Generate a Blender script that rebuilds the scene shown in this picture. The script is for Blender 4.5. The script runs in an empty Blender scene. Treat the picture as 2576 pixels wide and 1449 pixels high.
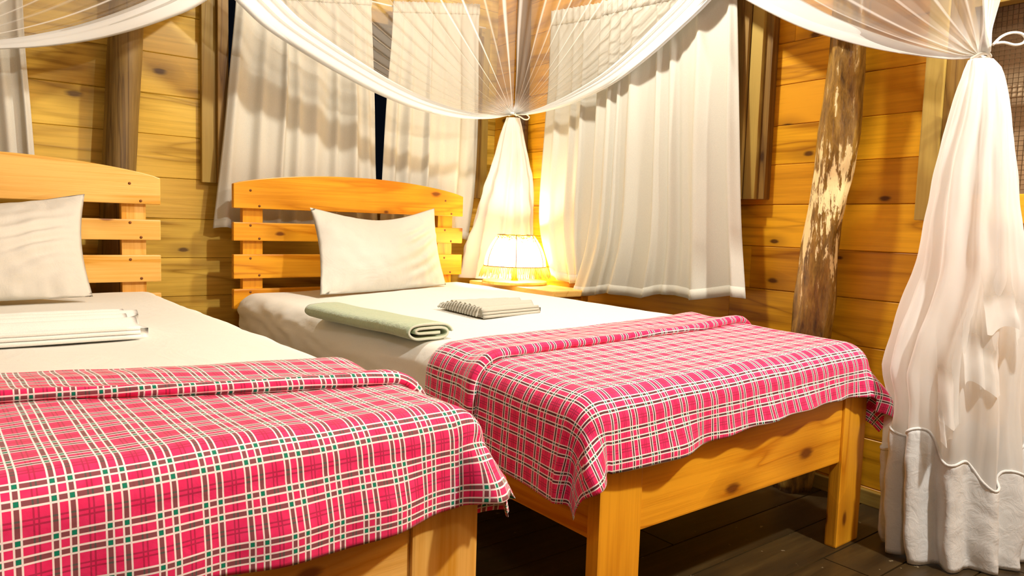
import bpy, bmesh, math, random
import numpy as np
from mathutils import Vector, Matrix, noise
R = random.Random(7)
sc = bpy.context.scene
C = sc.collection
PI = math.pi

# ------------------------------------------------------------------ camera
CX, CY, CZ = -0.8876, -2.912, 0.8092
YAW, PIT, ROL, FOC = 0.6625, -0.0851, 0.0311, 1831.1
def basis():
    cy, sy, cp, sp = math.cos(YAW), math.sin(YAW), math.cos(PIT), math.sin(PIT)
    f = np.array([sy*cp, cy*cp, sp]); r = np.array([cy, -sy, 0.]); u = np.cross(r, f)
    c, s = math.cos(ROL), math.sin(ROL)
    return c*r+s*u, -s*r+c*u, f
RR, UU, FF = basis()
EYE = np.array([CX, CY, CZ])
def hit(px, py, n, c):
    """point of the plane n.P = c that was surveyed at photo position (px, py)"""
    d = FF + RR*(px-1288)/FOC - UU*(py-724.5)/FOC
    n = np.array(n, float)
    t = (c-n@EYE)/(n@d)
    return Vector(EYE+t*d)
def HX(p, c): return hit(p[0], p[1], (1, 0, 0), c)
def HY(p, c): return hit(p[0], p[1], (0, 1, 0), c)
def HZ(p, c): return hit(p[0], p[1], (0, 0, 1), c)
cam = bpy.data.cameras.new('camera'); co = bpy.data.objects.new('camera', cam); C.objects.link(co)
m = Matrix.Identity(4)
for i in range(3):
    m[i][0] = RR[i]; m[i][1] = UU[i]; m[i][2] = -FF[i]; m[i][3] = EYE[i]
co.matrix_world = m
cam.sensor_width = 36; cam.lens = FOC/2576*36; cam.clip_start = 0.02
sc.camera = co

# ------------------------------------------------------------------ node helpers
class NT:
    def __init__(s, name):
        s.m = bpy.data.materials.new(name); s.m.use_nodes = True
        s.t = s.m.node_tree; s.t.nodes.clear()
        s.out = s.t.nodes.new('ShaderNodeOutputMaterial')
    def n(s, typ, _in=None, **kw):
        nd = s.t.nodes.new('ShaderNode'+typ)
        for k, v in kw.items(): setattr(nd, k, v)
        for k, v in (_in or {}).items():
            if isinstance(v, bpy.types.NodeSocket): s.t.links.new(v, nd.inputs[k])
            else: nd.inputs[k].default_value = v
        return nd
    def math(s, op, a, b=0.0, c=0.0, clamp=False):
        nd = s.n('Math', {0: a, 1: b, 2: c}, operation=op); nd.use_clamp = clamp
        return nd.outputs[0]
    def mix(s, f, a, b, blend='MIX'):
        nd = s.t.nodes.new('ShaderNodeMix'); nd.data_type = 'RGBA'; nd.blend_type = blend
        for k, v in ((0, f), (6, a), (7, b)):
            if isinstance(v, bpy.types.NodeSocket): s.t.links.new(v, nd.inputs[k])
            else: nd.inputs[k].default_value = v if k == 0 else (tuple(v)+(1,))[:4]
        return nd.outputs[2]
    def ramp(s, f, stops):
        nd = s.n('ValToRGB', {0: f}); e = nd.color_ramp.elements
        while len(e) < len(stops): e.new(.5)
        for i, (p, c) in enumerate(stops):
            e[i].position = p; e[i].color = (tuple(c)+(1,))[:4] if not isinstance(c, float) else (c, c, c, 1)
        return nd.outputs[0]
    def smooth(s, v, lo, hi):
        nd = s.n('MapRange', {0: v, 1: lo, 2: hi, 3: 0.0, 4: 1.0}, interpolation_type='SMOOTHSTEP')
        return nd.outputs[0]
    def surf(s, sh): s.t.links.new(sh, s.out.inputs[0]); return s.m

def wood(name, light, dark, knot, axis='X', rough=.35, across=11., along=1.1, knots=.45, attr=False, contrast=1.0, spec=.35, kscale=1.0):
    s = NT(name)
    tc = s.n('TexCoord'); oi = s.n('ObjectInfo')
    rnd = s.math('MULTIPLY', oi.outputs['Random'], 37.0)
    if attr:
        at = s.n('Attribute', attribute_name='plank'); rnd = s.math('MULTIPLY', at.outputs['Fac'], 91.0)
    off = s.n('CombineXYZ', {0: rnd, 1: rnd, 2: rnd})
    ad = s.n('VectorMath', {0: tc.outputs['Object'], 1: off.outputs[0]}, operation='ADD')
    ix = 'XYZ'.index(axis)
    sca = [across]*3; sca[ix] = along
    mp = s.n('Mapping', {'Vector': ad.outputs[0], 'Scale': sca})
    n1 = s.n('Noise', {'Vector': mp.outputs[0], 'Scale': .55, 'Detail': 3., 'Roughness': .5, 'Distortion': .9}, ).outputs[0] if False else s.n('TexNoise', {'Vector': mp.outputs[0], 'Scale': .55, 'Detail': 3., 'Roughness': .5, 'Distortion': .9}).outputs[0]
    ring = s.math('PINGPONG', s.math('MULTIPLY', n1, 9.0), 1.0)
    sc2 = [across*9]*3; sc2[ix] = along*2.2
    mp2 = s.n('Mapping', {'Vector': ad.outputs[0], 'Scale': sc2})
    n2 = s.n('TexNoise', {'Vector': mp2.outputs[0], 'Scale': 1.0, 'Detail': 4., 'Roughness': .65}).outputs[0]
    n3 = s.n('TexNoise', {'Vector': ad.outputs[0], 'Scale': 2.4, 'Detail': 2.}).outputs[0]
    f = s.math('ADD', s.math('MULTIPLY', s.math('POWER', ring, 5.), .60*contrast), s.math('MULTIPLY', s.smooth(n2, .25, .8), .42*contrast))
    f = s.math('ADD', f, s.math('MULTIPLY', s.math('SUBTRACT', n3, .5), 1.3*contrast), clamp=True)
    col = s.mix(f, light, dark)
    # knots
    sp = s.n('SeparateXYZ', {0: ad.outputs[0]})
    o1, o2 = [i for i in (0, 1, 2) if i != ix]
    al = s.math('MULTIPLY', sp.outputs[ix], 3.3*kscale)
    ac = s.math('MULTIPLY', s.math('ADD', s.math('MULTIPLY', sp.outputs[o1], .35 if o2 == 2 else 1.), sp.outputs[o2]), 7.0*kscale)
    kv = s.n('CombineXYZ', {0: al, 1: ac, 2: 0.})
    vo = s.n('TexVoronoi', {'Vector': kv.outputs[0], 'Scale': 1.0}, voronoi_dimensions='2D')
    sep = s.n('SeparateColor', {0: vo.outputs['Color']})
    has = s.math('GREATER_THAN', sep.outputs[0], 1-knots)
    dist = s.math('ADD', s.math('DIVIDE', vo.outputs['Distance'], s.math('ADD', .45, sep.outputs[1])), s.math('MULTIPLY', s.math('SUBTRACT', n2, .5), .10))
    k1 = s.math('MULTIPLY', s.math('SUBTRACT', 1.0, s.smooth(dist, .035, .10)), has)
    k2 = s.math('MULTIPLY', s.math('SUBTRACT', 1.0, s.smooth(dist, .06, .38)), has)
    col = s.mix(s.math('MULTIPLY', k2, .45), col, tuple(.5*a+.5*b for a, b in zip(dark, knot)))
    col = s.mix(s.math('MULTIPLY', k1, .9), col, knot)
    if attr:
        pr = s.n('TexWhiteNoise', {'Vector': off.outputs[0]}, noise_dimensions='3D').outputs[0]
        g = s.math('ADD', .82, s.math('MULTIPLY', pr, .30))
        hs = s.n('HueSaturation', {'Hue': s.math('ADD', .497, s.math('MULTIPLY', pr, .012)), 'Saturation': 1.0, 'Value': g, 'Color': col})
        col = hs.outputs[0]
    bp = s.n('Bump', {'Strength': .25, 'Distance': .002, 'Height': f})
    b = s.n('BsdfPrincipled', {'Base Color': col, 'Roughness': rough, 'Normal': bp.outputs[0], 'Specular IOR Level': spec})
    return s.surf(b.outputs[0])

def plain(name, col, rough=.6, metal=0., spec=.4, nscale=0, namp=.15):
    s = NT(name); c = tuple(col)+(1,)
    if nscale:
        tc = s.n('TexCoord'); n = s.n('TexNoise', {'Vector': tc.outputs['Object'], 'Scale': nscale, 'Detail': 3.}).outputs[0]
        c = s.mix(s.smooth(n, .3, .7), tuple(x*(1-namp) for x in col), tuple(min(1, x*(1+namp)) for x in col))
    b = s.n('BsdfPrincipled', {'Base Color': c, 'Roughness': rough, 'Metallic': metal, 'Specular IOR Level': spec})
    return s.surf(b.outputs[0])

def cloth(name, col, weave=900., bump=.25, trans=0., wr=0., wscale=6., rough=.9, sheen=0.):
    s = NT(name)
    tc = s.n('TexCoord')
    n = s.n('TexNoise', {'Vector': tc.outputs['Object'], 'Scale': weave, 'Detail': 2.}).outputs[0]
    h = n
    nr = s.n('TexNoise', {'Vector': tc.outputs['Object'], 'Scale': wscale, 'Detail': 4., 'Roughness': .55, 'Distortion': 1.2}).outputs[0]
    c = s.mix(s.smooth(n, .35, .65), tuple(x*.93 for x in col), col)
    b1 = s.n('Bump', {'Strength': bump, 'Distance': .0008, 'Height': h})
    nrm = b1.outputs[0]
    if wr:
        b2 = s.n('Bump', {'Strength': wr, 'Distance': .02, 'Height': nr, 'Normal': nrm}); nrm = b2.outputs[0]
    d = s.n('BsdfPrincipled', {'Base Color': c, 'Roughness': rough, 'Normal': nrm, 'Specular IOR Level': .1, 'Sheen Weight': sheen})
    sh = d.outputs[0]
    if trans:
        t = s.n('BsdfTranslucent', {'Color': c, 'Normal': nrm})
        sh = s.n('MixShader', {0: trans, 1: sh, 2: t.outputs[0]}).outputs[0]
    return s.surf(sh)

def net_mat(name, col=(.98, .985, .965)):
    s = NT(name)
    at = s.n('Attribute', attribute_name='dens')
    tr = s.n('BsdfTransparent')
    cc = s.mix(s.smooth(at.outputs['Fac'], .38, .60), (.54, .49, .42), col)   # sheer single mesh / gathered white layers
    d = s.n('BsdfDiffuse', {'Color': cc})
    t = s.n('BsdfTranslucent', {'Color': cc})
    mx = s.n('MixShader', {0: .5, 1: d.outputs[0], 2: t.outputs[0]})
    o = s.n('MixShader', {0: at.outputs['Fac'], 1: tr.outputs[0], 2: mx.outputs[0]})
    return s.surf(o.outputs[0])

def plaid(name, dark, bw=.047):
    s = NT(name)
    uv = s.n('UVMap', uv_map='uv').outputs[0]
    sx = s.n('SeparateXYZ', {0: uv})
    def comp(sock, P):
        t = s.math('FRACT', s.math('DIVIDE', sock, P))
        def box(c, w):   # 1 inside |t-c|<w
            return s.math('SUBTRACT', 1.0, s.smooth(s.math('ABSOLUTE', s.math('SUBTRACT', t, c)), w-.006, w+.006))
        band = s.math('MAXIMUM', box(.2, bw), box(.53, bw))
        wht = s.math('MAXIMUM', s.math('MAXIMUM', box(.2-bw-.021, .019), box(.2+bw+.021, .019)), s.math('MAXIMUM', box(.53-bw-.021, .019), box(.53+bw+.021, .019)))
        thin = s.math('MAXIMUM', box(.82, .017), box(.91, .017))
        return band, wht, thin
    bx, wx, tx = comp(sx.outputs[0], .048)
    by, wy, ty = comp(sx.outputs[1], .054)
    base = (.80, .005, .10)
    n = s.n('TexNoise', {'Vector': uv, 'Scale': 60., 'Detail': 2.}).outputs[0]
    col = s.mix(n, base, (.88, .05, .20))
    th = s.math('MAXIMUM', tx, ty)
    col = s.mix(s.math('MULTIPLY', th, .55), col, (.16, .012, .03))
    bd = s.math('MAXIMUM', bx, by)
    col = s.mix(s.math('MULTIPLY', bd, .92), col, dark)
    wh = s.math('MAXIMUM', wx, wy)
    col = s.mix(s.math('MULTIPLY', wh, .9), col, (.98, .95, .95))
    gr = s.math('MULTIPLY', bx, by)
    col = s.mix(gr, col, (.0, .22, .13))
    g2 = s.math('MAXIMUM', s.math('MULTIPLY', bx, ty), s.math('MULTIPLY', by, tx))
    col = s.mix(s.math('MULTIPLY', g2, .6), col, (.02, .12, .10))
    wv = s.n('TexNoise', {'Vector': uv, 'Scale': 1500., 'Detail': 1.}).outputs[0]
    nw = s.n('TexNoise', {'Vector': uv, 'Scale': 22., 'Detail': 3., 'Distortion': .8}).outputs[0]
    b1 = s.n('Bump', {'Strength': .2, 'Distance': .0008, 'Height': wv})
    b2 = s.n('Bump', {'Strength': .25, 'Distance': .008, 'Height': nw, 'Normal': b1.outputs[0]})
    b = s.n('BsdfPrincipled', {'Base Color': col, 'Roughness': .75, 'Normal': b2.outputs[0], 'Specular IOR Level': .25, 'Sheen Weight': .5, 'Sheen Roughness': .35, 'Sheen Tint': (1, .85, .9, 1)})
    return s.surf(b.outputs[0])

def bark(name):
    s = NT(name)
    tc = s.n('TexCoord')
    mp = s.n('Mapping', {'Vector': tc.outputs['Object'], 'Scale': (34, 34, 3.2)})
    n1 = s.n('TexNoise', {'Vector': mp.outputs[0], 'Scale': 1., 'Detail': 5., 'Roughness': .65, 'Distortion': .7}).outputs[0]
    mp2 = s.n('Mapping', {'Vector': tc.outputs['Object'], 'Scale': (40, 40, 9)})
    n2 = s.n('TexNoise', {'Vector': mp2.outputs[0], 'Scale': 1., 'Detail': 4., 'Roughness': .7}).outputs[0]
    col = s.ramp(n2, [(.3, (.08, .036, .005)), (.5, (.27, .14, .022)), (.72, (.52, .31, .06))])
    z = s.n('SeparateXYZ', {0: tc.outputs['Object']}).outputs[2]
    zz = s.math('MULTIPLY', s.smooth(z, .62, .78), s.math('SUBTRACT', 1.0, s.smooth(z, .98, 1.12)))
    peel = s.smooth(s.math('ADD', s.math('ADD', s.math('MULTIPLY', n1, .5), s.math('MULTIPLY', n2, .5)), s.math('MULTIPLY', zz, .10)), .585, .625)
    col = s.mix(peel, col, (.95, .74, .36))
    h = s.math('SUBTRACT', n2, s.math('MULTIPLY', peel, .5))
    bp = s.n('Bump', {'Strength': .8, 'Distance': .006, 'Height': h})
    b = s.n('BsdfPrincipled', {'Base Color': col, 'Roughness': .33, 'Normal': bp.outputs[0], 'Specular IOR Level': .7})
    return s.surf(b.outputs[0])

def floor_mat(name):
    s = NT(name)
    tc = s.n('TexCoord')
    at = s.n('Attribute', attribute_name='plank'); r = s.math('MULTIPLY', at.outputs['Fac'], 77.)
    off = s.n('CombineXYZ', {0: r, 1: r, 2: 0.})
    ad = s.n('VectorMath', {0: tc.outputs['Object'], 1: off.outputs[0]}, operation='ADD').outputs[0]
    mp = s.n('Mapping', {'Vector': ad, 'Scale': (1.5, 18, 1)})
    n1 = s.n('TexNoise', {'Vector': mp.outputs[0], 'Scale': 1.2, 'Detail': 5., 'Roughness': .6}).outputs[0]
    n2 = s.n('TexNoise', {'Vector': ad, 'Scale': 5., 'Detail': 4.}).outputs[0]
    col = s.ramp(n1, [(.3, (.020, .011, .003)), (.55, (.055, .032, .009)), (.8, (.105, .066, .019))])
    col = s.mix(s.smooth(n2, .4, .7), col, (.035, .022, .008))
    n3 = s.n('TexNoise', {'Vector': tc.outputs['Object'], 'Scale': 45., 'Detail': 3.}).outputs[0]
    col = s.mix(s.math('MULTIPLY', s.smooth(n3, .69, .75), .5), col, (.45, .36, .22))
    bp = s.n('Bump', {'Strength': .35, 'Distance': .003, 'Height': n1})
    b = s.n('BsdfPrincipled', {'Base Color': col, 'Roughness': .42, 'Normal': bp.outputs[0], 'Specular IOR Level': .45})
    return s.surf(b.outputs[0])

ORL, ORD, ORK = (.88, .40, .020), (.56, .185, .003), (.13, .03, .003)
M = {}
for ax in 'XYZ':
    M['bed'+ax] = wood('varnished_pine_'+ax, ORL, ORD, ORK, ax, rough=.33, knots=.34, contrast=1.15)
    M['pale'+ax] = wood('pale_pine_'+ax, (.95, .56, .15), (.72, .33, .03), (.22, .07, .012), ax, rough=.35, knots=.6, contrast=1.25)
    M['frame'+ax] = wood('window_frame_'+ax, (.30, .17, .035), (.13, .062, .012), (.04, .015, .004), ax, rough=.5, knots=.1, across=16, contrast=1.1)
    M['olive'+ax] = wood('olive_timber_'+ax, (.42, .28, .06), (.27, .16, .03), (.06, .03, .008), ax, rough=.5, knots=.15)
M['wallA'] = wood('pine_planks_olive', (.74, .45, .065), (.30, .145, .004), (.07, .025, .003), 'X', rough=.4, knots=.22, attr=True, across=9, contrast=1.05)
M['wallB'] = wood('pine_planks_orange', (.83, .38, .014), (.34, .115, .001), (.06, .013, .001), 'X', rough=.38, knots=.33, attr=True, across=9, contrast=1.05)
M['bark'] = bark('bark')
M['log'] = wood('log_wood', (.25, .155, .042), (.06, .028, .005), (.05, .02, .006), 'Z', rough=.5, knots=.2, across=20)
M['logdark'] = wood('dark_log_wood', (.13, .065, .018), (.045, .02, .005), (.03, .01, .003), 'Z', rough=.6, knots=.2, across=20)
M['floor'] = floor_mat('floor_boards')
M['sheet'] = cloth('white_sheet', (.79, .785, .72), wr=.16, wscale=6.)
M['pillow'] = cloth('pillow_cotton', (.67, .64, .565), wr=.22, wscale=7.)
M['curtain'] = cloth('curtain_cotton', (.78, .75, .64), trans=.22, weave=500)
M['net'] = net_mat('mosquito_net_fabric')
M['cotton'] = cloth('net_cotton_border', (.90, .90, .88), trans=.2, wr=.16, wscale=30.)
M['cord'] = plain('white_cord', (.9, .87, .78), .8)
M['plaidA'] = plaid('plaid_fabric', (.20, .075, .085))
M['plaidB'] = plaid('plaid_fabric_dark', (.05, .024, .022), .036)
M['green'] = cloth('sage_towelling', (.43, .53, .35), weave=260, bump=1.0, wr=.25, wscale=30, sheen=.4)
M['greenedge'] = cloth('sage_towel_binding', (.62, .68, .55), weave=400, bump=.5)
M['whitetowel'] = cloth('white_pleated_cotton', (.52, .50, .42), weave=500, bump=.4)
M['bed1towel'] = cloth('white_smooth_cotton', (.86, .85, .80), weave=500, bump=.3)
M['plug'] = plain('dowel_plug', (.22, .07, .012), .5)
M['shade'] = None
M['wire'] = plain('brown_wire', (.25, .13, .04), .5)
M['mesh'] = plain('mesh_wire', (.10, .055, .02), .5, .3)
M['blind'] = plain('tan_blind', (.58, .41, .24), .8, nscale=4)
M['ceil'] = wood('ceiling_boards', (.22, .13, .055), (.12, .065, .022), (.04, .015, .005), 'X', rough=.6, attr=True)
M['wallC'] = wood('dark_planks', (.26, .15, .05), (.13, .065, .018), (.04, .015, .004), 'X', rough=.5, attr=True)
gl = NT('window_glass'); g_ = gl.n('BsdfPrincipled', {'Base Color': (.8, .85, .85, 1), 'Roughness': .05, 'Transmission Weight': 1.0, 'IOR': 1.1}); M['glass'] = gl.surf(g_.outputs[0])
s = NT('lamp_shade_cloth')
tc = s.n('TexCoord'); zz = s.n('SeparateXYZ', {0: tc.outputs['Object']}).outputs[2]
nn = s.n('TexNoise', {'Vector': tc.outputs['Object'], 'Scale': 140., 'Detail': 2.}).outputs[0]
wv = s.smooth(s.math('ADD', s.math('MULTIPLY', s.math('SUBTRACT', zz, .20), 9.), nn), .48, .62)
cc = s.mix(wv, (1., .92, .70), (.32, .16, .012))
d_ = s.n('BsdfDiffuse', {'Color': cc}); t_ = s.n('BsdfTranslucent', {'Color': cc})
M['shade'] = s.surf(s.n('MixShader', {0: .55, 1: d_.outputs[0], 2: t_.outputs[0]}).outputs[0])
s = NT('lamp_fringe_raffia')
d_ = s.n('BsdfDiffuse', {'Color': (.85, .62, .26, 1)}); t_ = s.n('BsdfTranslucent', {'Color': (.9, .62, .2, 1)})
M['fringe'] = s.surf(s.n('MixShader', {0: .5, 1: d_.outputs[0], 2: t_.outputs[0]}).outputs[0])
s = NT('bulb_glow'); e_ = s.n('Emission', {'Color': (1, .80, .48, 1), 'Strength': 60.}); M['bulb'] = s.surf(e_.outputs[0])

# ------------------------------------------------------------------ object helpers
def mesh_obj(name, verts, faces, mat, parent=None, smooth=True, uvs=None, dens=None, plank=None, solid=0., loc=None, rot=None, mat2=None, fm=None, bev=0.):
    me = bpy.data.meshes.new(name); me.from_pydata([tuple(v) for v in verts], [], faces); me.update()
    if smooth: me.shade_smooth()
    if uvs is not None:
        l = me.uv_layers.new(name='uv')
        for lp in me.loops: l.data[lp.index].uv = uvs[lp.vertex_index]
    if dens is not None:
        a = me.attributes.new('dens', 'FLOAT', 'POINT'); a.data.foreach_set('value', [float(x) for x in dens])
    if plank is not None:
        a = me.attributes.new('plank', 'FLOAT', 'FACE'); a.data.foreach_set('value', plank)
    me.materials.append(mat)
    if mat2:
        me.materials.append(mat2)
        if fm: me.polygons.foreach_set('material_index', fm)
    o = bpy.data.objects.new(name, me); C.objects.link(o)
    if parent: o.parent = parent
    if loc is not None: o.location = loc
    if rot is not None: o.rotation_euler = rot
    if solid:
        md = o.modifiers.new('solid', 'SOLIDIFY'); md.thickness = solid; md.offset = 0
    return o
def tag(o, label=None, cat=None, group=None, kind=None):
    if label: o['label'] = label
    if cat: o['category'] = cat
    if group: o['group'] = group
    if kind: o['kind'] = kind
    return o
def empty(name, loc=(0, 0, 0), rz=0.):
    o = bpy.data.objects.new(name, None); C.objects.link(o); o.location = loc; o.rotation_euler = (0, 0, rz); o.empty_display_size = .05
    return o
def bbox(name, lo, hi, mat, parent=None, bev=.003, seg=2, origin=None):
    bm = bmesh.new(); bmesh.ops.create_cube(bm, size=1)
    c = [(a+b)/2 for a, b in zip(lo, hi)]; d = [b-a for a, b in zip(lo, hi)]
    for v in bm.verts: v.co = Vector((v.co[i]*d[i] for i in range(3)))
    if bev: bmesh.ops.bevel(bm, geom=bm.edges[:], offset=bev, segments=seg, affect='EDGES', profile=.7)
    me = bpy.data.meshes.new(name); bm.to_mesh(me); bm.free(); me.materials.append(mat)
    o = bpy.data.objects.new(name, me); C.objects.link(o); o.location = c
    if parent: o.parent = parent
    return o
def grid_faces(nu, nv, wrap=False, base=0):
    f = []
    for i in range(nu-1 if not wrap else nu):
        for j in range(nv-1):
            a = base+i*nv+j; b = base+((i+1) % nu)*nv+j
            f.append((a, b, b+1, a+1))
    return f
def tube(points, rad, n=8, closed=False):
    pts = [Vector(p) for p in points]; V = []; F = []
    k = len(pts); rads = rad if isinstance(rad, (list, tuple)) else [rad]*k
    up = None
    for i, p in enumerate(pts):
        t = (pts[(i+1) % k]-pts[i-1]) if closed or 0 < i < k-1 else (pts[1]-pts[0] if i == 0 else pts[-1]-pts[-2])
        t.normalize()
        if up is None: up = t.orthogonal().normalized()
        up = (up-t*up.dot(t)).normalized(); s = t.cross(up)
        for j in range(n):
            a = 2*PI*j/n; V.append(p+up*math.cos(a)*rads[i]+s*math.sin(a)*rads[i])
    for i in range(k if closed else k-1):
        for j in range(n):
            F.append((i*n+j, i*n+(j+1) % n, ((i+1) % k)*n+(j+1) % n, ((i+1) % k)*n+j))
    if not closed: F.append(tuple(range(n))[::-1]); F.append(tuple((k-1)*n+j for j in range(n)))
    return V, F
def lathe(prof, n=48):
    V = []; F = []
    for r, z in prof:
        for j in range(n): V.append((r*math.cos(2*PI*j/n), r*math.sin(2*PI*j/n), z))
    for i in range(len(prof)-1):
        for j in range(n): F.append((i*n+j, i*n+(j+1) % n, (i+1)*n+(j+1) % n, (i+1)*n+j))
    return V, F
def catmull(P, n):
    P = [Vector(p) for p in P]; Q = [P[0]*2-P[1]]+P+[P[-1]*2-P[-2]]
    L = [0.]
    for a, b in zip(P, P[1:]): L.append(L[-1]+(b-a).length)
    out = []
    for k in range(n):
        d = L[-1]*k/(n-1); i = 0
        while i < len(P)-2 and d > L[i+1]: i += 1
        t = min(1, max(0, (d-L[i])/max(1e-9, L[i+1]-L[i])))
        a, b, c, e = Q[i], Q[i+1], Q[i+2], Q[i+3]
        out.append(.5*((2*b)+(c-a)*t+(2*a-5*b+4*c-e)*t*t+(3*b-a-3*c+e)*t**3))
    return out
def nz(*p): return noise.noise(Vector(p))
def sstep(x, a, b):
    t = min(1, max(0, (x-a)/(b-a))); return t*t*(3-2*t)

# ------------------------------------------------------------------ room shell
WA = .20                                   # y of the wall behind the headboards
def xB(y): return 1.345+.04*(y+1)           # x of the wall on the right
seamsA = [0, .165, .33, .485, .64, .796, .955, 1.12, 1.274, 1.43, 1.585, 1.74, 1.9, 2.05, 2.2, 2.36, 2.6]
seamsB = [0, .05, .198, .333, .475, .62, .766, .908, 1.041, 1.17, 1.303, 1.44, 1.58, 1.73, 1.88, 2.03, 2.18, 2.33, 2.6]
def wall(name, seams, U, openings, mat, origin, ang, T=.04):
    """local u along X, inside face at Y=0, outside +Y ; planks cut round the openings"""
    V = []; F = []; PL = []
    rr = random.Random(len(name)*13)
    for k in range(len(seams)-1):
        z0, z1 = seams[k]+.0005, seams[k+1]-.0005
        us = [0.]
        u = 0
        while u < U: u += rr.uniform(1.4, 2.6); us.append(min(u, U))
        for a, b in zip(us, us[1:]):
            rects = [(a, b, z0, z1)]
            for (o0, o1, p0, p1) in openings:
                nr = []
                for (x0, x1, y0, y1) in rects:
                    if o1 <= x0 or o0 >= x1 or p1 <= y0 or p0 >= y1: nr.append((x0, x1, y0, y1)); continue
                    if x0 < o0: nr.append((x0, o0, y0, y1))
                    if x1 > o1: nr.append((o1, x1, y0, y1))
                    m0, m1 = max(x0, o0), min(x1, o1)
                    if y0 < p0: nr.append((m0, m1, y0, p0))
                    if y1 > p1: nr.append((m0, m1, p1, y1))
                rects = nr
            jit = rr.uniform(0, .003); pv = rr.random()
            for (x0, x1, y0, y1) in rects:
                if y1-y0 < .004 or x1-x0 < .004: continue
                b0 = len(V); e = .0022
                for yy, ins in ((T, 0), (jit+e, 0), (jit, e)):
                    V += [(x0+ins*.4, yy, y0+ins), (x1-ins*.4, yy, y0+ins), (x1-ins*.4, yy, y1-ins), (x0+ins*.4, yy, y1-ins)]
                F += [(b0+3, b0+2, b0+1, b0)] if False else [(b0, b0+1, b0+2, b0+3)]
                for s_ in (0, 4):
                    for i in range(4): F.append((b0+s_+i, b0+s_+4+i, b0+s_+4+(i+1) % 4, b0+s_+(i+1) % 4))
                F.append((b0+8, b0+11, b0+10, b0+9))
                PL += [pv]*10
    # a backing board closes the seams
    rects = [(0, U, 0, seams[-1])]
    for (o0, o1, p0, p1) in openings:
        nr = []
        for (x0, x1, y0, y1) in rects:
            if o1 <= x0 or o0 >= x1 or p1 <= y0 or p0 >= y1: nr.append((x0, x1, y0, y1)); continue
            if x0 < o0: nr.append((x0, o0, y0, y1))
            if x1 > o1: nr.append((o1, x1, y0, y1))
            m0, m1 = max(x0, o0), min(x1, o1)
            if y0 < p0: nr.append((m0, m1, y0, p0))
            if y1 > p1: nr.append((m0, m1, p1, y1))
        rects = nr
    for (x0, x1, y0, y1) in rects:
        b0 = len(V); V += [(x0, T-.01, y0), (x1, T-.01, y0), (x1, T-.01, y1), (x0, T-.01, y1)]; F.append((b0, b0+3, b0+2, b0+1)); PL.append(.3)
        b0 = len(V); V += [(x0, T+.01, y0), (x1, T+.01, y0), (x1, T+.01, y1), (x0, T+.01, y1)]; F.append((b0, b0+1, b0+2, b0+3)); PL.append(.3)
    o = mesh_obj(name, V, F, mat, smooth=False, plank=PL, loc=origin, rot=(0, 0, ang))
    return tag(o, kind='structure')
XL, YF, ZC = -2.9, -4.6, 2.6
cB = (xB(WA), WA)
angB = math.atan2(-1, -.04)                # along the wall towards the camera
def uB(y): return (WA-y)*math.hypot(1, .04)
W1 = (.015-XL, 1.245-XL, .975, 1.72)
W2 = (-1.55-XL, -.74-XL, .975, 1.72)
W3 = (uB(-.47), uB(-1.36), .945, 1.70)
W4 = (uB(-2.09), uB(-2.75), .90, 1.45)
wall('wall_back', seamsA, cB[0]-XL+.05, [W1, W2], M['wallA'], (XL, WA, 0), 0)
# wall_right: local +X runs towards -y, its outside (+Y local) must be +x world
wall('wall_right', seamsB, uB(YF), [W3, W4], M['wallB'], (cB[0], cB[1], 0), angB)
wall('wall_left', seamsA, WA-YF, [], M['wallC'], (XL, YF, 0), PI/2)
wall('wall_front', seamsA, xB(YF)-XL, [], M['wallC'], (xB(YF), YF, 0), PI)
# floor boards run along x
V = []; F = []; PL = []
y = YF-.05; k = 0
while y < WA+.05:
    y1 = y+.132
    x = XL-.1
    rr = random.Random(k)
    while x < 1.6:
        x1 = min(1.6, x+rr.uniform(1.2, 2.4)); b0 = len(V); g = .0022
        V += [(x+g, y+g, 0), (x1-g, y+g, 0), (x1-g, y1-g, 0), (x+g, y1-g, 0), (x, y, -.012), (x1, y, -.012), (x1, y1, -.012), (x, y1, -.012)]
        F.append((b0, b0+1, b0+2, b0+3)); PL.append(rr.random())
        for i in range(4): F.append((b0+i, b0+4+i, b0+4+(i+1) % 4, b0+(i+1) % 4)); PL.append(.5)
        x = x1
    y = y1; k += 1
b0 = len(V); V += [(XL-.1, YF-.1, -.012), (1.6, YF-.1, -.012), (1.6, WA+.1, -.012), (XL-.1, WA+.1, -.012)]; F.append((b0, b0+1, b0+2, b0+3)); PL.append(.5)
tag(mesh_obj('floor', V, F, M['floor'], smooth=False, plank=PL), kind='structure')
V = []; F = []; PL = []
for k in range(34):
    y0 = YF-.05+k*.15; b0 = len(V)
    V += [(XL-.1, y0+.002, ZC), (1.7, y0+.002, ZC), (1.7, y0+.148, ZC), (XL-.1, y0+.148, ZC)]; F.append((b0, b0+3, b0+2, b0+1)); PL.append(R.random())
b0 = len(V); V += [(XL-.1, YF-.1, ZC+.02), (1.7, YF-.1, ZC+.02), (1.7, WA+.5, ZC+.02), (XL-.1, WA+.5, ZC+.02)]; F.append((b0, b0+3, b0+2, b0+1)); PL.append(.4)
tag(mesh_obj('ceiling', V, F, M['ceil'], smooth=False, plank=PL), kind='structure')
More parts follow.
